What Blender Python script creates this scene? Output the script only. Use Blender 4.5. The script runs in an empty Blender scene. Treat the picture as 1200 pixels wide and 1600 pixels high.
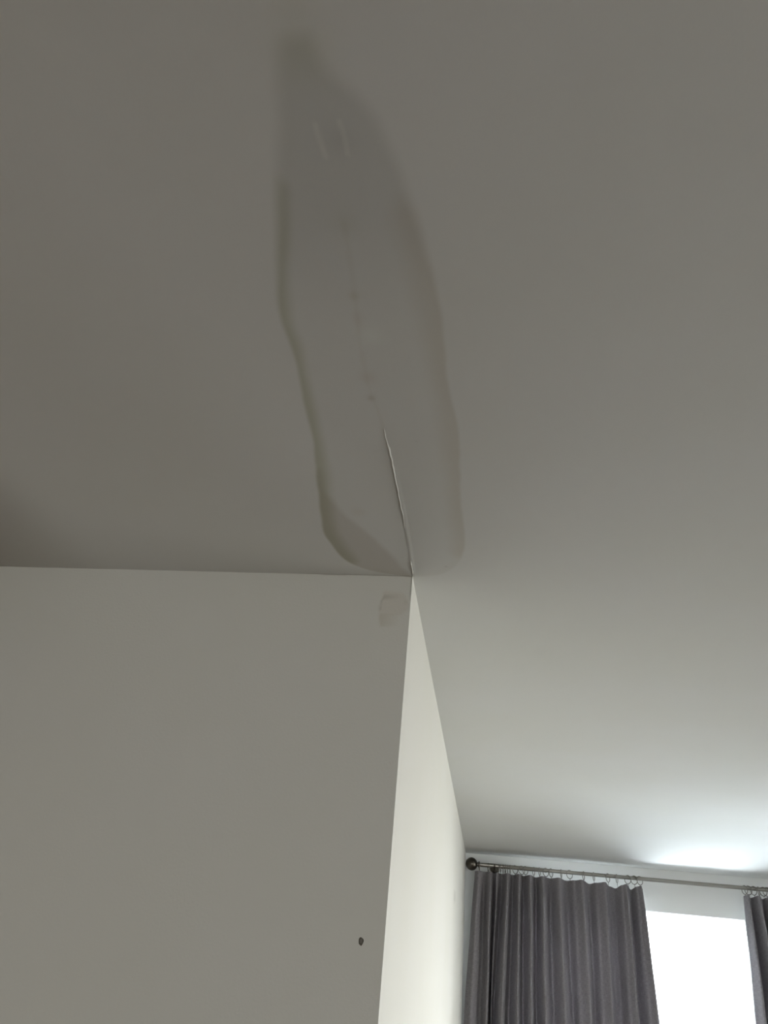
import bpy, bmesh, math, random
import numpy as np
from mathutils import Vector, Matrix, noise

S = bpy.context.scene
C = S.collection
PI = math.pi

# ------------------------------------------------------------------ camera
CAM = Vector((0.0, 0.0, 2.10))
FPX = 1061.6
YAW, PITCH, ROLL = -0.1827, 0.5635, 0.1081
def cam_axes():
    cy, sy = math.cos(YAW), math.sin(YAW); cp, sp = math.cos(PITCH), math.sin(PITCH)
    f = Vector((sy*cp, cy*cp, sp)); r = Vector((cy, -sy, 0)); u = r.cross(f)
    c, s = math.cos(ROLL), math.sin(ROLL)
    return c*r + s*u, -s*r + c*u, f
R_, U_, F_ = cam_axes()
cd = bpy.data.cameras.new('camera'); cam = bpy.data.objects.new('camera', cd); C.objects.link(cam)
cam.matrix_world = Matrix(((R_.x, U_.x, -F_.x, CAM.x), (R_.y, U_.y, -F_.y, CAM.y), (R_.z, U_.z, -F_.z, CAM.z), (0, 0, 0, 1)))
cd.sensor_fit = 'HORIZONTAL'; cd.sensor_width = 36; cd.lens = 36*FPX/1200; cd.clip_start = 0.02
S.camera = cam

# ------------------------------------------------------------------ colour management, daylight
vs = S.view_settings
S.display_settings.display_device = 'sRGB'
vs.view_transform = 'Standard'; vs.look = 'None'; vs.gamma = 1; vs.use_curve_mapping = False
vs.exposure = 0.0
SKY, SKY_N, BAND_S, BAND_E, GROUND_N, GROUND_S = 1.2, 24.0, 8.1, 10.9, 520.0, 0.0
W = bpy.data.worlds.new('overcast_sky'); S.world = W; W.use_nodes = True
nt = W.node_tree; nt.nodes.clear()
def nd(op, a, b_=None, clamp=False):
    n = nt.nodes.new('ShaderNodeMath'); n.operation = op; n.use_clamp = clamp
    for i, q in enumerate((a, b_)):
        if q is None: continue
        if isinstance(q, (int, float)): n.inputs[i].default_value = q
        else: nt.links.new(q, n.inputs[i])
    return n.outputs[0]
def tint(val, rgb):
    n = nt.nodes.new('ShaderNodeVectorMath'); n.operation = 'SCALE'; n.inputs[0].default_value = rgb; nt.links.new(val, n.inputs['Scale']); return n.outputs[0]
def vadd(a, b_):
    n = nt.nodes.new('ShaderNodeVectorMath'); n.operation = 'ADD'; nt.links.new(a, n.inputs[0]); nt.links.new(b_, n.inputs[1]); return n.outputs[0]
tc = nt.nodes.new('ShaderNodeTexCoord'); sep = nt.nodes.new('ShaderNodeSeparateXYZ'); nt.links.new(tc.outputs['Generated'], sep.inputs[0])
SX, SY, SZ = sep.outputs
north = nd('MULTIPLY_ADD', SY, 2.5, True); north.node.inputs[2].default_value = -0.7       # 1 beyond the window wall, 0 behind the room
south = nd('MULTIPLY_ADD', SY, -2.0, True); south.node.inputs[2].default_value = 0.5
band = nd('POWER', 2.718, nd('MULTIPLY', nd('MULTIPLY', SZ, SZ), -1/.28**2))             # bright horizon band, added to light walls more than ceiling
east = nd('MAXIMUM', SX, 0.0)
sky = nd('MULTIPLY', nd('MULTIPLY_ADD', SZ, 5.0, True), nd('ADD', nd('MULTIPLY', north, SKY_N), SKY))
down = nd('MAXIMUM', nd('MULTIPLY', SZ, -1.0), 0.0)                                       # glow from below the horizon, added to brighten the ceiling
c = vadd(tint(sky, (.93, .98, 1.06)), vadd(tint(nd('MULTIPLY', band, nd('MULTIPLY', east, BAND_E)), (1.03, 1.0, .93)), tint(nd('MULTIPLY', band, nd('MULTIPLY', south, BAND_S)), (.99, 1.0, .975))))
c = vadd(c, tint(nd('MULTIPLY', down, nd('ADD', nd('MULTIPLY', nd('MULTIPLY', north, nd('POWER', down, 3.6)), GROUND_N), nd('MULTIPLY', south, GROUND_S))), (.90, 1.0, 1.08)))
bg = nt.nodes.new('ShaderNodeBackground'); wo = nt.nodes.new('ShaderNodeOutputWorld')
nt.links.new(c, bg.inputs[0]); nt.links.new(bg.outputs[0], wo.inputs[0]); bg.inputs[1].default_value = 1.0

# ------------------------------------------------------------------ room dimensions
ZC = 2.60                      # ceiling
CX, YN, YF = -0.1213, 0.969, 4.533   # outside corner, window wall
XR, XL, YB = 3.1, -1.05, -5.6
ZW = 2.388                     # head of the window
T = 0.12

def portal(loc, rot, sx, sy):  # samples the sky through a window opening
    l = bpy.data.lights.new('window_portal', 'AREA'); l.shape = 'RECTANGLE'; l.size = sx; l.size_y = sy
    l.cycles.is_portal = True
    o = bpy.data.objects.new('window_portal', l); C.objects.link(o); o.location = loc; o.rotation_euler = rot

def ray(px, py):
    return (F_*FPX + R_*(px-600) - U_*(py-800)).normalized()
def on_z(px, py, z=ZC):
    d = ray(px, py); return CAM + d*((z-CAM.z)/d.z)
def on_y(px, py, y):
    d = ray(px, py); return CAM + d*((y-CAM.y)/d.y)
def on_x(px, py, x):
    d = ray(px, py); return CAM + d*((x-CAM.x)/d.x)

# ------------------------------------------------------------------ materials
def new_mat(name):
    m = bpy.data.materials.new(name); m.use_nodes = True
    b = m.node_tree.nodes['Principled BSDF']; return m, m.node_tree, b
def paint(name, col, rough=0.75, bump=0.10, attr=False, scale=260):
    m, t, b = new_mat(name)
    g = t.nodes.new('ShaderNodeNewGeometry')
    n1 = t.nodes.new('ShaderNodeTexNoise'); n1.inputs['Scale'].default_value = scale; n1.inputs['Detail'].default_value = 3
    n2 = t.nodes.new('ShaderNodeTexNoise'); n2.inputs['Scale'].default_value = 3.5; n2.inputs['Detail'].default_value = 4
    t.links.new(g.outputs['Position'], n1.inputs['Vector']); t.links.new(g.outputs['Position'], n2.inputs['Vector'])
    r = t.nodes.new('ShaderNodeValToRGB'); t.links.new(n2.outputs[0], r.inputs[0])
    r.color_ramp.elements[0].position = .3; r.color_ramp.elements[0].color = (*[c*.985 for c in col[:2]], col[2]*.965, 1)
    r.color_ramp.elements[1].position = .7; r.color_ramp.elements[1].color = (*col, 1)
    src = r.outputs[0]
    if attr:
        a = t.nodes.new('ShaderNodeVertexColor'); a.layer_name = 'stain'
        mx = t.nodes.new('ShaderNodeMix'); mx.data_type = 'RGBA'; mx.blend_type = 'MULTIPLY'; mx.inputs[0].default_value = 1
        t.links.new(src, mx.inputs[6]); t.links.new(a.outputs[0], mx.inputs[7]); src = mx.outputs[2]
    t.links.new(src, b.inputs['Base Color']); b.inputs['Roughness'].default_value = rough
    b.inputs['Specular IOR Level'].default_value = .25
    bp = t.nodes.new('ShaderNodeBump'); bp.inputs['Strength'].default_value = bump; bp.inputs['Distance'].default_value = .002
    t.links.new(n1.outputs[0], bp.inputs['Height']); t.links.new(bp.outputs[0], b.inputs['Normal'])
    return m
M_CEIL = paint('ceiling_paint', (.79, .795, .775), bump=.04, attr=True)
M_WALL = paint('wall_paint', (.775, .765, .72), attr=True)
M_WALL_LIT = paint('wall_paint_lit', (.92, .925, .92))  # lighter tone stands in for light missing on the window wall
M_TAUPE = paint('taupe_paint', (.20, .15, .12))  # dark tone for the unseen left and back walls, cuts bounced light
M_FILL = paint('dry_filler', (.78, .78, .74), bump=.3, scale=900)
def metal(name, col, rough):
    m, t, b = new_mat(name); n = t.nodes.new('ShaderNodeTexNoise'); n.inputs['Scale'].default_value = 60
    r = t.nodes.new('ShaderNodeValToRGB'); t.links.new(n.outputs[0], r.inputs[0])
    r.color_ramp.elements[0].color = (*[c*.8 for c in col], 1); r.color_ramp.elements[1].color = (*col, 1)
    t.links.new(r.outputs[0], b.inputs['Base Color'])
    b.inputs['Metallic'].default_value = 1; b.inputs['Roughness'].default_value = rough; return m
M_ROD = metal('antique_nickel', (.42, .40, .36), .28)
M_BALL = metal('dark_bronze', (.14, .125, .105), .30)
M_RING = metal('ring_metal', (.36, .34, .31), .35)
def wood():
    m, t, b = new_mat('oak_floor'); g = t.nodes.new('ShaderNodeTexCoord')
    br = t.nodes.new('ShaderNodeTexBrick'); br.inputs['Scale'].default_value = 1
    br.inputs['Brick Width'].default_value = 1.4; br.inputs['Row Height'].default_value = .16; br.inputs['Mortar Size'].default_value = .003
    br.inputs['Color1'].default_value = (.15, .095, .055, 1); br.inputs['Color2'].default_value = (.11, .07, .04, 1); br.inputs['Mortar'].default_value = (.1, .06, .03, 1)
    t.links.new(g.outputs['Object'], br.inputs['Vector']); t.links.new(br.outputs[0], b.inputs['Base Color']); b.inputs['Roughness'].default_value = .4
    return m
M_FLOOR = wood()
def cloth(name, dark, light):
    m, t, b = new_mat(name); out = t.nodes['Material Output']
    uv = t.nodes.new('ShaderNodeUVMap')
    mp = t.nodes.new('ShaderNodeMapping'); mp.inputs['Scale'].default_value = (420, 60, 1)
    mp2 = t.nodes.new('ShaderNodeMapping'); mp2.inputs['Scale'].default_value = (60, 420, 1)
    n1 = t.nodes.new('ShaderNodeTexNoise'); n1.inputs['Scale'].default_value = 1; n1.inputs['Detail'].default_value = 2
    n2 = t.nodes.new('ShaderNodeTexNoise'); n2.inputs['Scale'].default_value = 1; n2.inputs['Detail'].default_value = 2
    t.links.new(uv.outputs[0], mp.inputs[0]); t.links.new(uv.outputs[0], mp2.inputs[0])
    t.links.new(mp.outputs[0], n1.inputs['Vector']); t.links.new(mp2.outputs[0], n2.inputs['Vector'])
    ad = t.nodes.new('ShaderNodeMath'); ad.operation = 'ADD'; t.links.new(n1.outputs[0], ad.inputs[0]); t.links.new(n2.outputs[0], ad.inputs[1])
    ml = t.nodes.new('ShaderNodeMath'); ml.operation = 'MULTIPLY'; ml.inputs[1].default_value = .5; t.links.new(ad.outputs[0], ml.inputs[0])
    r = t.nodes.new('ShaderNodeValToRGB'); t.links.new(ml.outputs[0], r.inputs[0])
    r.color_ramp.elements[0].position = .32; r.color_ramp.elements[0].color = (*dark, 1)
    r.color_ramp.elements[1].position = .68; r.color_ramp.elements[1].color = (*light, 1)
    t.links.new(r.outputs[0], b.inputs['Base Color']); b.inputs['Roughness'].default_value = .9; b.inputs['Specular IOR Level'].default_value = .1
    tr = t.nodes.new('ShaderNodeBsdfTranslucent'); t.links.new(r.outputs[0], tr.inputs[0])
    mx = t.nodes.new('ShaderNodeMixShader'); mx.inputs[0].default_value = TRANSLUC
    t.links.new(b.outputs[0], mx.inputs[1]); t.links.new(tr.outputs[0], mx.inputs[2]); t.links.new(mx.outputs[0], out.inputs[0])
    bp = t.nodes.new('ShaderNodeBump'); bp.inputs['Strength'].default_value = .25; bp.inputs['Distance'].default_value = .001
    t.links.new(ml.outputs[0], bp.inputs['Height']); t.links.new(bp.outputs[0], b.inputs['Normal'])
    return m
TRANSLUC = 0.45
M_CLOTH = cloth('grey_linen', (.29, .272, .286), (.50, .475, .495))
m, t, b = new_mat('window_glass'); out = t.nodes['Material Output']; t.nodes.remove(b)
tp = t.nodes.new('ShaderNodeBsdfTransparent'); tp.inputs[0].default_value = (.97, .98, .98, 1); gl = t.nodes.new('ShaderNodeBsdfGlossy'); gl.inputs['Roughness'].default_value = .02
fr = t.nodes.new('ShaderNodeFresnel'); fr.inputs[0].default_value = 1.45; mx = t.nodes.new('ShaderNodeMixShader')
t.links.new(fr.outputs[0], mx.inputs[0]); t.links.new(tp.outputs[0], mx.inputs[1]); t.links.new(gl.outputs[0], mx.inputs[2]); t.links.new(mx.outputs[0], out.inputs[0])
M_GLASS = m
TRANSLUC = 0.50
M_BOUNCE = cloth('bounce_cloth', (.78, .78, .78), (.86, .86, .86))  # white backing added to bounce window light onto the wall above
M_FRAME = paint('white_frame', (.85, .86, .86), rough=.35, bump=0)
m, t, b = new_mat('dusty_hole'); n = t.nodes.new('ShaderNodeTexNoise'); n.inputs['Scale'].default_value = 900
r = t.nodes.new('ShaderNodeValToRGB'); r.color_ramp.elements[0].color = (.22, .20, .17, 1); r.color_ramp.elements[1].color = (.40, .37, .32, 1)
t.links.new(n.outputs[0], r.inputs[0]); t.links.new(r.outputs[0], b.inputs['Base Color']); b.inputs['Roughness'].default_value = .95
M_HOLE = m

# ------------------------------------------------------------------ mesh helpers
def obj(name, verts, faces, mat, parent=None, smooth=False, kind=None):
    me = bpy.data.meshes.new(name); me.from_pydata([tuple(v) for v in verts], [], faces); me.update()
    mats = mat if isinstance(mat, list) else [mat]
    for q in mats: me.materials.append(q)
    if smooth: me.polygons.foreach_set('use_smooth', [True]*len(me.polygons))
    o = bpy.data.objects.new(name, me); C.objects.link(o)
    if parent: o.parent = parent
    if kind: o['kind'] = kind
    return o
class MB:
    def __init__(s): s.v = []; s.f = []
    def box(s, a, b):
        n = len(s.v); x0, y0, z0 = a; x1, y1, z1 = b
        s.v += [(x0,y0,z0),(x1,y0,z0),(x1,y1,z0),(x0,y1,z0),(x0,y0,z1),(x1,y0,z1),(x1,y1,z1),(x0,y1,z1)]
        s.f += [tuple(n+i for i in q) for q in ((0,3,2,1),(4,5,6,7),(0,1,5,4),(1,2,6,5),(2,3,7,6),(3,0,4,7))]
        return s
    def lathe(s, prof, o, axis, n=28):     # prof: (along, radius)
        ax = Vector(axis).normalized(); u = ax.orthogonal().normalized(); w = ax.cross(u); o = Vector(o); b0 = len(s.v)
        for a, r in prof:
            for k in range(n):
                t = 2*PI*k/n; s.v.append(tuple(o + ax*a + (u*math.cos(t)+w*math.sin(t))*max(r, 1e-5)))
        for i in range(len(prof)-1):
            for k in range(n):
                k2 = (k+1) % n; s.f.append((b0+i*n+k, b0+i*n+k2, b0+(i+1)*n+k2, b0+(i+1)*n+k))
        s.f.append(tuple(b0+k for k in reversed(range(n)))); s.f.append(tuple(b0+(len(prof)-1)*n+k for k in range(n)))
        return s
    def tube(s, pts, r, n=10, closed=False):
        pts = [Vector(p) for p in pts]; L = len(pts); b0 = len(s.v); u = None
        for i, p in enumerate(pts):
            a = pts[(i-1) % L] if (closed or i) else p; c = pts[(i+1) % L] if (closed or i < L-1) else p
            d = (c-a).normalized()
            u = d.orthogonal().normalized() if u is None else (u-d*u.dot(d)).normalized()
            w = d.cross(u)
            for k in range(n):
                t = 2*PI*k/n; s.v.append(tuple(p+(u*math.cos(t)+w*math.sin(t))*r))
        for i in range(L if closed else L-1):
            j = (i+1) % L
            for k in range(n):
                k2 = (k+1) % n; s.f.append((b0+i*n+k, b0+i*n+k2, b0+j*n+k2, b0+j*n+k))
        if not closed:
            s.f.append(tuple(b0+k for k in reversed(range(n)))); s.f.append(tuple(b0+(L-1)*n+k for k in range(n)))
        return s
    def build(s, name, mat, parent=None, smooth=False, kind=None):
        return obj(name, s.v, s.f, mat, parent, smooth, kind)
def sharp(o, ang=40):
    import bmesh as bm_
    b = bm_.new(); b.from_mesh(o.data)
    for e in b.edges:
        if len(e.link_faces) == 2 and e.calc_face_angle(0) > math.radians(ang): e.smooth = False
    b.to_mesh(o.data); b.free(); return o

def sdf(P, poly, closed=True):
    """distance of points P (n,2) to a polyline; returned negative inside when closed"""
    poly = np.array(poly); n = len(poly); d = np.full(len(P), 1e9); inside = np.zeros(len(P), bool)
    for i in range(n if closed else n-1):
        a = poly[i]; b = poly[(i+1) % n]; ab = b-a
        t = np.clip(((P-a)@ab)/(ab@ab+1e-12), 0, 1); q = a+t[:, None]*ab
        d = np.minimum(d, np.hypot(*(P-q).T))
        if closed:
            c = ((a[1] > P[:, 1]) != (b[1] > P[:, 1]))
            xi = a[0]+(P[:, 1]-a[1])/(b[1]-a[1]+1e-12)*(b[0]-a[0]); inside ^= c & (P[:, 0] < xi)
    return np.where(inside, -d, d) if closed else d
def ss(x, a, b):
    t = np.clip((x-a)/(b-a), 0, 1); return t*t*(3-2*t)
def smooth_poly(p, n=4, closed=True):
    p = np.array(p, float); L = len(p); out = []
    for i in range(L if closed else L-1):
        p0 = p[(i-1) % L] if closed or i else p[i]; p1 = p[i]; p2 = p[(i+1) % L]; p3 = p[(i+2) % L] if closed or i < L-2 else p2
        for k in range(n):
            t = k/n
            out.append(.5*((2*p1)+(-p0+p2)*t+(2*p0-5*p1+4*p2-p3)*t*t+(-p0+3*p1-3*p2+p3)*t**3))
    if not closed: out.append(p[-1])
    return np.array(out)
def vnoise(P, s, seed=0):
    return np.array([noise.noise(Vector((p[0]*s, p[1]*s, seed))) for p in P])
def set_attr(o, col):
    a = o.data.color_attributes.new('stain', 'FLOAT_COLOR', 'POINT')
    c = np.ones((len(o.data.vertices), 4), np.float32); c[:, :3] = col; a.data.foreach_set('color', c.ravel())

# ------------------------------------------------------------------ ceiling with the water stain
def lines(lo, hi, dlo, dhi, fine, coarse):
    return sorted(set([round(v, 5) for v in list(np.arange(lo, dlo, coarse)) + list(np.arange(dlo, dhi, fine)) + list(np.arange(dhi, hi, coarse)) + [hi]]))
xs = np.array(lines(XL, XR, -.34, .06, .002, .4)); ys = np.array(lines(YB, YF, .19, .99, .002, .4))
GX, GY = np.meshgrid(xs, ys); P = np.stack([GX.ravel(), GY.ravel()], 1)
pl = lambda pts: [tuple(on_z(*p).xy) for p in pts]
outline = smooth_poly(pl([(470,40),(440,46),(425,70),(424,130),(428,200),(427,260),(425,310),(428,360),(427,410),(429,462),(437,505),(453,545),(466,600),
    (478,650),(487,690),(493,740),(498,790),(505,830),(518,852),(537,874),(562,887),(600,897),(645,902),(690,898),(714,884),(726,862),(728,836),(723,790),
    (722,740),(719,690),(712,640),(703,590),(695,530),(690,490),(681,440),(668,390),(655,340),(641,300),(628,260),(610,218),(590,178),(560,140),(520,104),(502,66),(490,45)]))
left_edge = smooth_poly(pl([(425,300),(428,360),(427,410),(429,462),(437,505),(453,545),(466,600),(478,650),(487,690),(493,740),(498,790),(505,830),(518,852),(537,874)]), closed=False)
right_edge = smooth_poly(pl([(655,340),(668,390),(681,440),(690,490),(695,530),(703,590),(712,640),(719,690),(722,740),(723,790),(728,836),(726,862)]), closed=False)
inner = smooth_poly(pl([(497,735),(508,765),(530,795),(565,825),(600,856),(628,884),(640,905),(520,905),(495,840)]))
act = (P[:, 0] > -.34) & (P[:, 0] < .06) & (P[:, 1] > .18)
Q = P[act]
wob = vnoise(Q, 28, 3)*.0016 + vnoise(Q, 9, 8)*.003
d = sdf(Q, outline) + wob
yy = Q[:, 1]
soft = .004 + .010*ss(yy, .50, .24)                       # the upper end is blurred
ins = 1-ss(d, -soft, soft*.3)
dl = sdf(Q, left_edge, False); dr = sdf(Q, right_edge, False)
wl = .014+.008*ss(yy, .55, .9)
bl = ins*(1-ss(dl+wob, wl*.35, wl*1.5)); br_ = ins*(1-ss(dr+wob, .008, .034))
rim = ins*(1-ss(-d, .003, .022))
top = ins*ss(yy, .46, .30)
inn = ins*(1-ss(sdf(Q, inner)+wob*1.5, -.008, .006))
col = np.ones((len(Q), 3))
def mul(mask, rgb):
    global col
    col = col*(1-mask[:, None]*(1-np.array(rgb)))
mul(ins, (.96, .96, .955)); mul(rim*.35, (.95, .94, .91)); mul(bl, (.79, .80, .715)); mul(br_, (.93, .905, .875))
mul(top, (.88, .88, .88)); mul(inn, (.87, .845, .82))
def blob(px, py, r, rgb, asp=1.0):
    c = on_z(px, py); q = Q-np.array([c.x, c.y]); dd = np.hypot(q[:, 0]*asp, q[:, 1]); mul(np.exp(-(dd/r)**2), rgb)
blob(580, 622, .0045, (.86, .84, .80)); blob(553, 462, .005, (.91, .90, .86)); blob(540, 350, .012, (.95, .95, .93)); blob(560, 500, .010, (.96, .94, .93), 2)
blob(580, 525, .012, (1.04, 1.06, 1.05)); blob(575, 590, .009, (.95, .92, .90)); blob(530, 220, .012, (.93, .93, .93)); blob(470, 80, .02, (.95, .95, .90))
blob(697, 885, .0022, (.85, .85, .85)); blob(650, 690, .002, (.94, .94, .94)); blob(560, 800, .01, (.97, .95, .93))
mid = smooth_poly(pl([(538, 350), (552, 440), (560, 520), (575, 600), (590, 640), (600, 672)]), closed=False)
mul((1-ss(sdf(Q, mid, False)+vnoise(Q, 60, 1)*.002, .0, .0045))*.6, (.95, .94, .92))
for a in ([(493, 195), (500, 220), (509, 245)], [(530, 190), (539, 215), (543, 240)]):
    mul((1-ss(sdf(Q, smooth_poly(pl(a), closed=False), False), .0005, .0035)), (1.10, 1.10, 1.09))
CRK = pl([(599,668),(605,692),(610,710),(614,728),(617,745),(621,762),(625,784),(630,806),(633,828),(638,850),(641,872),(644,888),(645,900)])
dc = sdf(Q, [(x-.0013, y) for x, y in CRK], False)
mul((1-ss(dc, .0002, .0016))*ss(yy, .62, .78)*(1-.7*ss(yy, .86, .875)*(1-ss(yy, .93, .94))), (.80, .80, .78))
mul(np.exp(-(sdf(Q, CRK, False)/.018)**2)*ss(yy, .6, .85), (.965, .97, .965))
# old joint along the wall head
xl = Q[:, 0]; dj = YN-Q[:, 1]
jag = (.0022+vnoise(np.stack([xl, xl*0], 1), 55, 2)*.003+vnoise(np.stack([xl, xl*0], 1), 200, 5)*.0015)
mul((1-ss(np.abs(dj), jag*.4, np.maximum(jag, .0006)+.001))*(ss(xl, -.34, -.24)*.8)*(xl < CX), (.70, .68, .64))
full = np.ones((len(P), 3)); full[act] = col
nx, ny = len(xs), len(ys)
zz = np.full(len(P), ZC)
# lips of the crack stand proud of the board
zz[act] -= .0005*np.exp(-(sdf(Q, [(x+.0016, y) for x, y in CRK], False)/.0016)**2)*ss(yy, .66, .74)
V = np.stack([P[:, 0], P[:, 1], zz], 1).tolist()
Fc = [(j*nx+i, (j+1)*nx+i, (j+1)*nx+i+1, j*nx+i+1) for j in range(ny-1) for i in range(nx-1)]
nb = len(V); V += [(XL, YB, ZC+.15), (XR, YB, ZC+.15), (XR, YF, ZC+.15), (XL, YF, ZC+.15)]
Fc += [(nb, nb+1, nb+2, nb+3)]
bidx = [list(range(nx)), [j*nx+nx-1 for j in range(ny)], [(ny-1)*nx+i for i in reversed(range(nx))], [j*nx for j in reversed(range(ny))]]
for k, L in enumerate(bidx): Fc.append(tuple(L)+(nb+(k+1) % 4, nb+k))
ceil = obj('ceiling', V, Fc, M_CEIL, kind='structure')
ceil.data.polygons.foreach_set('use_smooth', [True]*((ny-1)*(nx-1))+[False]*5)
set_attr(ceil, np.concatenate([full, np.ones((4, 3))]))

# lifted sliver of joint tape along the crack
def tape(pts, wf, hf, seed):
    v = []; f = []; n = len(pts)
    for i, p in enumerate(pts):
        t = i/(n-1); q = pts[min(i+1, n-1)]-pts[max(i-1, 0)]; q = q/np.hypot(*q); nn = np.array([q[1], -q[0]])
        if nn[0] < 0: nn = -nn
        w = wf(t)*(1+.5*noise.noise(Vector((t*14, seed, 0)))); h = hf(t)*(1+.6*noise.noise(Vector((t*11, seed, 4))))
        off = .0007*noise.noise(Vector((t*18, 7, seed)))
        a = p+nn*off
        prof = [(-w*.3, 0), (-w*.45, -h), (-w*.1, -h*1.15), (w*.45, -h*.55), (w, 0)]
        for s_, z in prof: v.append((a[0]+nn[0]*s_, a[1]+nn[1]*s_, ZC+.0002+z))
    for i in range(n-1):
        for k in range(4): f.append((5*i+k, 5*i+k+1, 5*i+5+k+1, 5*i+5+k))
        f.append((5*i+4, 5*i, 5*i+5, 5*i+9))
    f += [(0, 4, 3, 2, 1), tuple(5*(n-1)+k for k in range(5))]
    return v, f
cp_ = smooth_poly(CRK, 8, closed=False)
cut = int(len(cp_)*.68); cut2 = int(len(cp_)*.84)
for seg, W0, H0, sd in ((cp_[:cut], .0016, .0011, 1), (cp_[cut2:-2], .0017, .0014, 6)):
    v, f = tape(seg, lambda t: W0*min(1, .3+6*t*(1.05-t)), lambda t: H0*min(1, .12+5*t*(1.02-t)), sd)
    o = obj('crack_lip', v, f, M_FILL, ceil); o['label'] = 'raised white lip of the crack in the stained ceiling'

# ------------------------------------------------------------------ wall facing the room (with drill hole and spot)
hole = on_y(564, 1470, YN); HX, HZ = hole.x, hole.z
HS = .014
fx = lines(XL, CX, -.30, CX, .0025, .4); fz = lines(0, ZC, 2.35, ZC, .0025, .4)
fx = sorted(set([v for v in fx if abs(v-HX) > HS+.0008 or v == CX]+[HX-HS, HX+HS])); fz = sorted(set([v for v in fz if abs(v-HZ) > HS+.0008]+[HZ-HS, HZ+HS]))
V = [(x, YN, z) for z in fz for x in fx]; n = len(fx); Fw = []
hi = fx.index(HX-HS); hj = fz.index(HZ-HS)
for j in range(len(fz)-1):
    for i in range(n-1):
        if i == hi and j == hj: continue
        Fw.append((j*n+i, j*n+i+1, (j+1)*n+i+1, (j+1)*n+i))
NF = len(Fw)
sq = [hj*n+hi, hj*n+hi+1, (hj+1)*n+hi+1, (hj+1)*n+hi]
K = 24; c0 = len(V); rings = [(1.0, 0), (.93, .0010), (.75, .007)]
for s_, dpt in rings:
    for k in range(K):
        a = 2*PI*k/K - .75*PI
        rx = .0031*(1+.10*math.sin(3*a+1)); rz = (.0050 if math.sin(a) < 0 else .0036)*(1+.08*math.sin(4*a))
        V.append((HX+rx*s_*math.cos(a), YN+dpt, HZ+rz*s_*math.sin(a)))
for qd in range(4):
    k0 = qd*K//4
    for k in range(k0, k0+K//4): Fw.append((sq[qd], c0+(k+1) % K, c0+k) if k-k0 < K//8 else (sq[(qd+1) % 4], c0+(k+1) % K, c0+k))
    Fw.append((sq[qd], sq[(qd+1) % 4], c0+(k0+K//8) % K))
mi = [0]*len(Fw)
for r_ in range(2):
    for k in range(K): k2 = (k+1) % K; Fw.append((c0+r_*K+k, c0+r_*K+k2, c0+(r_+1)*K+k2, c0+(r_+1)*K+k)); mi.append(1)
Fw.append(tuple(c0+2*K+k for k in range(K))); mi.append(1)
# back, ends and head, meeting the return wall in a mitre
b0 = len(V); V += [(XL, YN+T, 0), (CX-T, YN+T, 0), (CX-T, YN+T, ZC), (XL, YN+T, ZC)]
Fw += [(b0+1, b0, b0+3, b0+2)]
nz = len(fz)
Fw += [tuple(i for i in range(n))[::-1]+(b0, b0+1), tuple((nz-1)*n+i for i in range(n))+(b0+2, b0+3),
       tuple(j*n+n-1 for j in range(nz))[::-1]+(b0+1, b0+2)[::1], tuple(j*n for j in range(nz))+(b0+3, b0)]
mi += [0]*5
wf_ = obj('wall_front', V, Fw, [M_WALL, M_HOLE], kind='structure'); wf_.data.polygons.foreach_set('material_index', mi)
Pw = np.array(V)[:, [0, 2]]; colw = np.ones((len(V), 3)); aw = (Pw[:, 0] > -.31) & (Pw[:, 1] > 2.34)
Q = Pw[aw]; col = np.ones((len(Q), 3))
pw = lambda pts: [(on_y(*p, YN).x, on_y(*p, YN).z) for p in pts]
wb = vnoise(Q, 90, 2)*.0018
spot = smooth_poly(pw([(600,925),(612,920),(626,924),(636,935),(638,950),(628,960),(614,965),(607,972),(603,978),(594,976),(592,962),(593,945)]))
ds = sdf(Q, spot)+wb; ins = 1-ss(ds, -.003, .0025)
mul(ins, (.955, .93, .91)); 
arc = smooth_poly(pw([(617,923),(606,925),(600,933),(595,943),(594,952)]), closed=False); mul(1-ss(sdf(Q, arc, False)+wb*.4, .0003, .0024), (.83, .83, .81))
low = smooth_poly(pw([(594,960),(602,962),(603,970),(610,972),(603,980),(594,977)])); mul(1-ss(sdf(Q, low)+wb, -.001, .002), (.93, .93, .90))
def wblob(px, py, r, rgb):
    c = on_y(px, py, YN); dd = np.hypot(Q[:, 0]-c.x, Q[:, 1]-c.z); mul(np.exp(-(dd/r)**2), rgb)
wblob(618, 937, .0022, (.88, .86, .86)); wblob(634, 941, .003, (.92, .92, .91)); wblob(613, 955, .002, (1.05, 1.03, 1.0)); wblob(612, 945, .004, (1.04, .99, .97))
xq = Q[:, 0]; zq = Q[:, 1]
pr = np.stack([xq, xq*0], 1)
ln = .0016+vnoise(pr, 40, 9)*.0025
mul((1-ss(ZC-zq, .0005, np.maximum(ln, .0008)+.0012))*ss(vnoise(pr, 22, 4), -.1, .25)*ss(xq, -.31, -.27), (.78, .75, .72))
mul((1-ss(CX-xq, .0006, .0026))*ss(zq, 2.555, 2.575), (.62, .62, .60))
colw[aw] = col; set_attr(wf_, colw)

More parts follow.
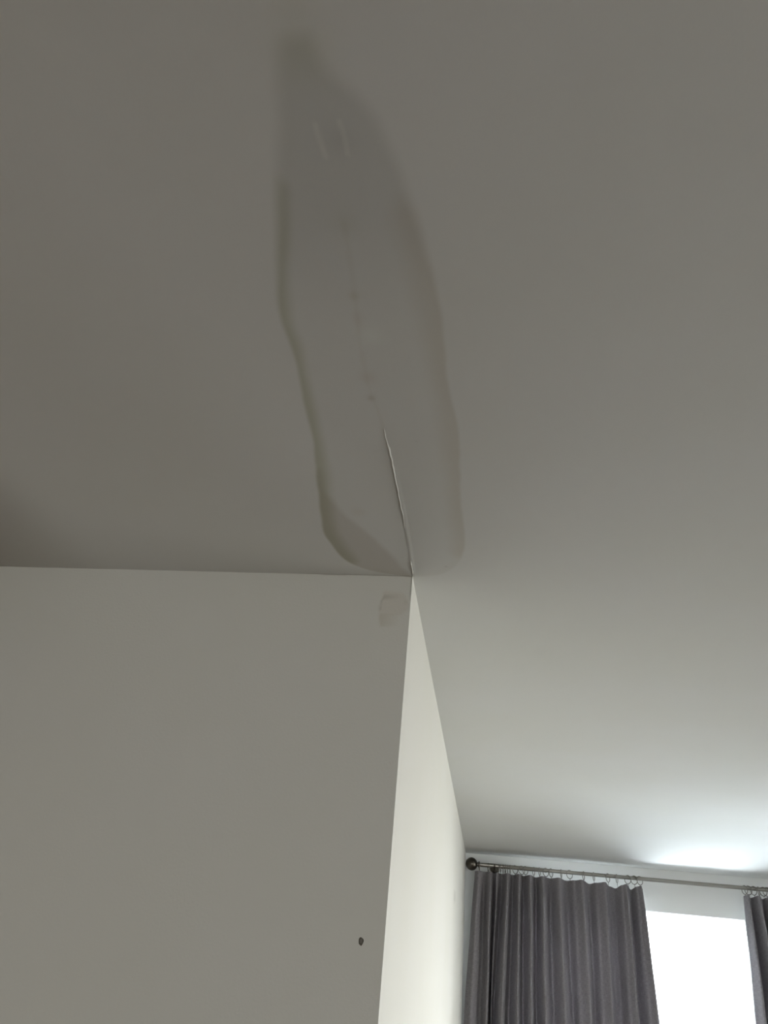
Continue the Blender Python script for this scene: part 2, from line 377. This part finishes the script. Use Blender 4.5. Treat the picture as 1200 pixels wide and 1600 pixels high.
# ------------------------------------------------------------------ return wall running to the window
ryl = lines(YN, YF, YF-.60, YF, .02, .15); rzl = lines(0, ZC, 2.2, ZC, .012, .3)
V = [(CX+.0012*noise.noise(Vector((y*3, z*3, 1))) if YN < y < YF and z < ZC else CX, y, z) for z in rzl for y in ryl]; n = len(ryl); nz = len(rzl)
Fr = [(j*n+i, j*n+i+1, (j+1)*n+i+1, (j+1)*n+i) for j in range(nz-1) for i in range(n-1)]
b0 = len(V); V += [(CX-T, YN+T, 0), (CX-T, YF, 0), (CX-T, YF, ZC), (CX-T, YN+T, ZC)]
Fr += [(b0+1, b0, b0+3, b0+2), tuple(range(n))[::-1]+(b0, b0+1), tuple((nz-1)*n+i for i in range(n))+(b0+2, b0+3),
       tuple(j*n for j in range(nz))+(b0+3, b0), tuple(j*n+n-1 for j in range(nz))[::-1]+(b0+1, b0+2)]
wr = obj('wall_return', V, Fr, M_WALL, kind='structure'); PR = np.array(V)[:, 1:3]; cr_ = np.ones((len(V), 3))
for px, py, r_ in ((710.5, 1404, .016), (706.5, 1405, .012), (710.8, 1396, .010)):   # small scuffs
    c = on_x(px, py, CX); cr_ *= 1-.20*np.exp(-((((PR[:, 0]-c.y)*.35)**2+(PR[:, 1]-c.z)**2)/r_**2))[:, None]
set_attr(wr, cr_)
# ------------------------------------------------------------------ window wall with its opening
WX0 = on_y(777, 1450, YF).x; WX1 = 2.35; WZ0 = .75; TW = .22
def wall_with_opening(name, axis, plane, thick, a0, a1, o0, o1, z0, z1):
    mb = MB()
    # four blocks around the opening, welded into one shell
    A = [a0, o0, o1, a1]; Z = [0, z0, z1, ZC]; v = {}; 
    def vid(i, k, s_):
        key = (i, k, s_)
        if key not in v:
            v[key] = len(mb.v); pp = plane+(thick if s_ else 0)
            mb.v.append((A[i], pp, Z[k]) if axis == 'y' else (pp, A[i], Z[k]))
        return v[key]
    for i in range(3):
        for k in range(3):
            if i == 1 and k == 1: continue
            mb.f.append((vid(i,k,0), vid(i+1,k,0), vid(i+1,k+1,0), vid(i,k+1,0))); mb.f.append((vid(i,k,1), vid(i,k+1,1), vid(i+1,k+1,1), vid(i+1,k,1)))
    for i, k, i2, k2 in ((1,1,2,1),(2,1,2,2),(2,2,1,2),(1,2,1,1)): mb.f.append((vid(i,k,0), vid(i2,k2,0), vid(i2,k2,1), vid(i,k,1)))
    per = [(0,0),(1,0),(2,0),(3,0),(3,1),(3,2),(3,3),(2,3),(1,3),(0,3),(0,2),(0,1)]
    for q in range(12):
        a, b_ = per[q], per[(q+1) % 12]; mb.f.append((vid(*b_,0), vid(*a,0), vid(*a,1), vid(*b_,1)))
    o = mb.build(name, M_TAUPE if name == 'wall_back' else M_WALL_LIT, kind='structure')
    bm = bmesh.new(); bm.from_mesh(o.data); bmesh.ops.recalc_face_normals(bm, faces=bm.faces); bm.to_mesh(o.data); bm.free()
    return o
wall_with_opening('wall_window', 'y', YF, TW, CX-T, XR, WX0, WX1, WZ0, ZW)
RY0, RY1, RZ0, RZ1 = .8, 2.3, .75, 2.50
wall_with_opening('wall_right', 'x', XR, TW, YB, YF, RY0, RY1, RZ0, RZ1)
MB().box((XL-T, YB, 0), (XL, YN+T, ZC)).build('wall_left', M_TAUPE, kind='structure')  # unseen wall, set close and dark to dim the left side
BX0, BX1, BZ0, BZ1 = .9, 2.9, .3, 2.5
wall_with_opening('wall_back', 'y', YB, -TW, XL, XR, BX0, BX1, BZ0, BZ1)
MB().box((XL, YB, -.1), (XR, YF, 0)).build('floor', M_FLOOR, kind='structure')

def window(name, axis, plane, a0, a1, z0, z1, muls, inv=False):
    def bx(mb, u0, u1, w0, w1, h0, h1):
        if inv: w0, w1 = -w1, -w0
        return mb.box((u0, plane+w0, h0), (u1, plane+w1, h1)) if axis == 'y' else mb.box((plane+w0, u0, h0), (plane+w1, u1, h1))
    root = bpy.data.objects.new(name, None); C.objects.link(root); root['kind'] = 'structure'
    fr_ = MB(); fw = .06; zt = z1
    bx(fr_, a0, a0+fw, .10, .16, z0, zt); bx(fr_, a1-fw, a1, .10, .16, z0, zt); bx(fr_, a0+fw, a1-fw, .10, .16, z0, z0+fw)
    fr_.build('window_frame', M_FRAME, root)
    ed = [a0+fw]+[m for m in muls]+[a1-fw]
    for m in muls: bx(MB(), m-.035, m+.035, .10, .16, z0+fw, zt-.001).build('mullion', M_FRAME, root)
    for i in range(len(ed)-1):
        u0 = ed[i]+(.035 if i else 0); u1 = ed[i+1]-(.035 if i < len(ed)-2 else 0)
        bx(MB(), u0, u1, .125, .131, z0+fw, zt-.001).build('pane', M_GLASS, root)
    bx(MB(), a0+.001, a1-.001, -.03, .095, z0-.0, z0+.025).build('window_sill', M_FRAME, root)
MX = on_y(1195, 1450, YF).x
window('window_1', 'y', YF, WX0, WX1, WZ0, ZW, [MX])
window('window_added_right', 'x', XR, RY0, RY1, RZ0, RZ1, [(RY0+RY1)/2])  # added window out of view, brings daylight onto the return wall
window('window_added_back', 'y', YB, BX0, BX1, BZ0, BZ1, [(BX0+BX1)/2], True)  # added window behind the camera, there to light the front wall
portal(((BX0+BX1)/2, YB-.20, (BZ0+BZ1)/2), (PI/2, 0, 0), BX1-BX0, BZ1-BZ0) #P3
portal(((WX0+WX1)/2, YF+.20, (WZ0+ZW)/2), (-PI/2, 0, 0), WX1-WX0, ZW-WZ0)
portal((XR+.20, (RY0+RY1)/2, (RZ0+RZ1)/2), (0, PI/2, 0), RZ1-RZ0, RY1-RY0)

# ------------------------------------------------------------------ curtain rod
YR = YF-.115
pL = on_y(737, 1350, YR); pR = on_y(1200, 1390.5, YR)
RZ = (pL.z+pR.z)/2; RR = .0112
#print('rod z', pL.z, pR.z, 'window head', ZW, 'x', pL.x, pR.x, 'cx', CX)
rod = bpy.data.objects.new('curtain_rod', None); C.objects.link(rod); rod.location = (pL.x, YR, RZ)
rod['label'] = 'nickel curtain rod with a dark ball finial running under the ceiling above the window'; rod['category'] = 'curtain rod'
def local(o, parent): o.parent = parent; o.matrix_parent_inverse = Matrix.Translation(-Vector(parent.location)); return o
XE = 2.55
m = MB().lathe([(0, RR), (.40, RR), (.402, RR*.86), (XE-pL.x, RR*.86)], (pL.x+.02, YR, RZ), (1, 0, 0), 24)
local(sharp(m.build('rod', M_ROD, None, True)), rod)
def finial(x, s_):
    pr = [(-.048, .010), (-.044, .017), (-.040, .017), (-.036, .011), (-.031, .0115)]
    for k in range(1, 15):
        a = PI*k/15; pr.append((-.034*math.cos(a)*1.0, .034*math.sin(a)))
    pr.append((.0345, .001))
    return local(sharp(MB().lathe(pr, (x, YR, RZ), (-s_, 0, 0), 28).build('finial', M_BALL, None, True), 50), rod)
finial(pL.x, 1); finial(XE+.04, -1)
def bracket(x):
    o = local(MB().lathe([(0, .026), (.006, .026), (.010, .020), (.012, .009)], (x, YF-.0005, RZ-.004), (0, -1, 0), 20).build('bracket', M_BALL, None, True), rod); sharp(o)
    m = MB().tube([(x, YF-.011, RZ-.004), (x, YR+.03, RZ-.006), (x, YR+.012, RZ-.02), (x, YR, RZ-.0215)], .0065, 12)
    pts = [(x, YR+(RR+.0045)*math.cos(a), RZ+(RR+.0045)*math.sin(a)) for a in np.linspace(PI*.88, 2*PI+.35, 14)]
    m.tube(pts, .0048, 10); m.tube([(x, YR, RZ-.018), (x, YR, RZ-.034)], .0045, 10)
    a_ = local(m.build('bracket_arm', M_BALL, None, True), rod)
for bxp in (773,): bracket(on_y(bxp, 1353, YR).x)
bracket(1.60)

# ------------------------------------------------------------------ curtain rings
RO, RT = .0230, .0020
def ring_mesh():
    m = MB(); cz = -(RO-RT-RR)
    m.tube([(0, (RO-RT)*math.cos(a), cz+(RO-RT)*math.sin(a)) for a in np.linspace(0, 2*PI, 33)[:-1]], RT, 8, True); return m
def hook_mesh():
    zb = -(2*RO-RT-RR)-.0005
    m = MB(); m.tube([(0, .0035*math.cos(a), zb-.0045+.0045*math.sin(a)) for a in np.linspace(0, 2*PI, 15)[:-1]], .0009, 6, True)
    m.tube([(0, 0, zb-.009), (0, .001, zb-.016), (0, .003, zb-.020), (0, .004, zb-.016)], .0009, 6); return m
proto = None
rng = random.Random(5)
ORD = ['the last', 'the second', 'the third', 'the fourth', 'the fifth', 'the sixth', 'the seventh', 'the eighth', 'the ninth', 'the tenth', 'the eleventh', 'the twelfth', 'the thirteenth', 'the fourteenth', 'the fifteenth', 'the sixteenth', 'the seventeenth']
def put_ring(x, yaw, label, group):
    global proto
    if proto is None:
        proto = bpy.data.objects.new('curtain_ring', None); C.objects.link(proto); proto['category'] = 'curtain ring'
        r0 = ring_mesh().build('ring', M_RING, proto, True); h0 = hook_mesh().build('hook', M_RING, proto, True); o = proto
    else:
        o = proto.copy(); C.objects.link(o)
        for ch in proto_children: c = ch.copy(); C.objects.link(c); c.parent = o
    o.location = (x, YR, RZ); o.rotation_euler = (rng.uniform(-.08, .08), 0, yaw); o['label'] = label; o['group'] = group
    return o
left_px = [749, 763, 779.5, 782.5, 786, 789.5, 793, 797, 805, 815, 821, 834, 843, 853, 861, 877, 890, 912, 928, 950, 964, 981, 991, 1000]
right_px = [1164, 1170, 1178, 1186, 1193, 1199, 1208, 1218, 1230]
GL = 'curtain rings carrying the left grey curtain'; GR = 'curtain rings carrying the right grey curtain'
ring_x = []
for i, px in enumerate(left_px):
    x = on_y(px, 1356+(px-737)*.0875, YR).x; ring_x.append(x)
    if px < 770: lab = 'small metal curtain ring on the rod between ball finial and bracket'; yaw = rng.uniform(-.25, .3)
    elif px < 800: lab = 'small metal curtain ring in the tight bunch just right of the rod bracket'; yaw = rng.uniform(-.12, .12)
    else:
        k = len(left_px)-1-i; lab = (('metal curtain ring at the right end of the left curtain') if k == 0 else
            'metal curtain ring, %s counted from the right edge of the left curtain' % ORD[k]); yaw = rng.choice([-1, 1])*rng.uniform(.1, 1.0)
    o = put_ring(x, yaw, lab, GL)
    if i == 0: proto_children = [c for c in bpy.data.objects if c.parent is proto]
for i, px in enumerate(right_px):
    x = on_y(px, 1356+(px-737)*.0875, YR).x
    lab = 'metal curtain ring at the left end of the right curtain' if i == 0 else 'metal curtain ring, %s counted from the left edge of the right curtain' % ORD[i]
    put_ring(x, rng.choice([-1, 1])*rng.uniform(.4, 1.1), lab, GR)

# ------------------------------------------------------------------ curtains
ZT = RZ-(2*RO-RR)+.003          # header level
#print('header z', ZT)
zb_ref = on_y(880, 1600, YR).z
def curtain(name, ctrl, label, sag, body=None):
    yo = .014 if body else 0.0; zo = .004 if body else 0.0
    # ctrl: (x at header px, x at photo bottom px, depth) -> world fold positions
    kt = [on_y(a, 1366+(a-742)*.083, YR).x for a, b_, d_ in ctrl]
    kb = [on_y(b_, 1600, YR).x for a, b_, d_ in ctrl]; dep = [d_ for a, b_, d_ in ctrl]
    N = 12; xt, xb, dd = [], [], []
    for i in range(len(ctrl)-1):
        for k in range(N if i < len(ctrl)-2 else N+1):
            t = k/N; s_ = .5-.5*math.cos(PI*t); xt.append(kt[i]+(kt[i+1]-kt[i])*t); xb.append(kb[i]+(kb[i+1]-kb[i])*t); dd.append(dep[i]+(dep[i+1]-dep[i])*s_)
    n = len(xt); zs = [0, .006, .014, .024, .04, .06, .09, .12, .16, .20, .25, .30, .36, .42, .48, .54, .6, .7, .85, 1.0, 1.2, 1.4, 1.6, 1.8, 2.0, ZT-.03]
    V, UV, F = [], [], []; H0 = ZT-zb_ref
    arc_ = [0.0]
    for i in range(1, n): arc_.append(arc_[-1]+math.hypot(xt[i]-xt[i-1], dd[i]-dd[i-1]))
    for j, s_ in enumerate(zs):
        t = s_/H0; g = t if t < 1 else 1+.35*math.log(t)
        for i in range(n):
            sg = sag(xt[i])*(.5+.5*dd[i]/.045)*math.exp(-s_*14)
            am = (.60+.85*min(1, s_/.16))*(1+.10*min(1, t*.5))
            x = xt[i]+(xb[i]-xt[i])*g; wv = .004*noise.noise(Vector((x*18, s_*3, 2)))
            V.append((x+wv, YR+yo+dd[i]*am+.006*noise.noise(Vector((x*25, s_*4, 9)))*min(1, s_*8), ZT-zo-s_-sg))
            UV.append((arc_[i], s_))
    F = [(j*n+i, (j+1)*n+i, (j+1)*n+i+1, j*n+i+1) for j in range(len(zs)-1) for i in range(n-1)]
    o = obj(name, V, F, M_BOUNCE if body else M_CLOTH, body, True)
    uv = o.data.uv_layers.new(name='UVMap')
    for l in o.data.loops: uv.data[l.index].uv = UV[l.vertex_index]
    md = o.modifiers.new('thickness', 'SOLIDIFY'); md.thickness = .0016; md.offset = 0
    md = o.modifiers.new('soft', 'SUBSURF'); md.levels = 1; md.render_levels = 1
    if body: o['label'] = label; return o
    o['label'] = label; o['category'] = 'curtain'
    curtain('bounce_lining', ctrl, 'added white backing that bounces window light', sag, o)
    return o
L = [  # top px, bottom px, depth (negative = towards the room)
    (742,724.5,-.010),(748,735,-.030),(757,750,.010),(767,760,-.030),(772.5,764.5,.034),(776,767,-.016),(785,770,.036),(793,783,-.040),(802,795,.035),
    (810.5,808,-.040),(818,818,.034),(828,829,-.042),(838,839.5,.042),(847,852,-.042),(860,866,.030),(873,882,-.040),
    (885,898,.030),(897,908,-.008),(909,921,-.042),(921,932,.026),(932,943,-.012),(944.5,955,-.040),(953,964,.018),(962,973,.036),(972,985,-.020),(978,994,-.040),(986.5,1003,.034),(995,1016,-.016),(1001,1027,-.034),(1004,1033,.008)]
xmid = on_y(860, 1370, YR).x
curtain('curtain', L, 'wide grey linen curtain in soft folds hanging left of the bright window gap', lambda x: .005+.022*min(1, max(0, (x-xmid)/.35)))
Rr = [(1162,1179,.0),(1167,1190,-.036),(1175,1200,.036),(1184,1212,-.040),(1193,1224,.040),(1200,1236,-.035),(1208,1246,.036),(1217,1258,-.038),(1226,1270,.034),(1236,1284,-.02)]
curtain('curtain', Rr, 'grey linen curtain at the photo edge, right of the bright window gap', lambda x: .012)
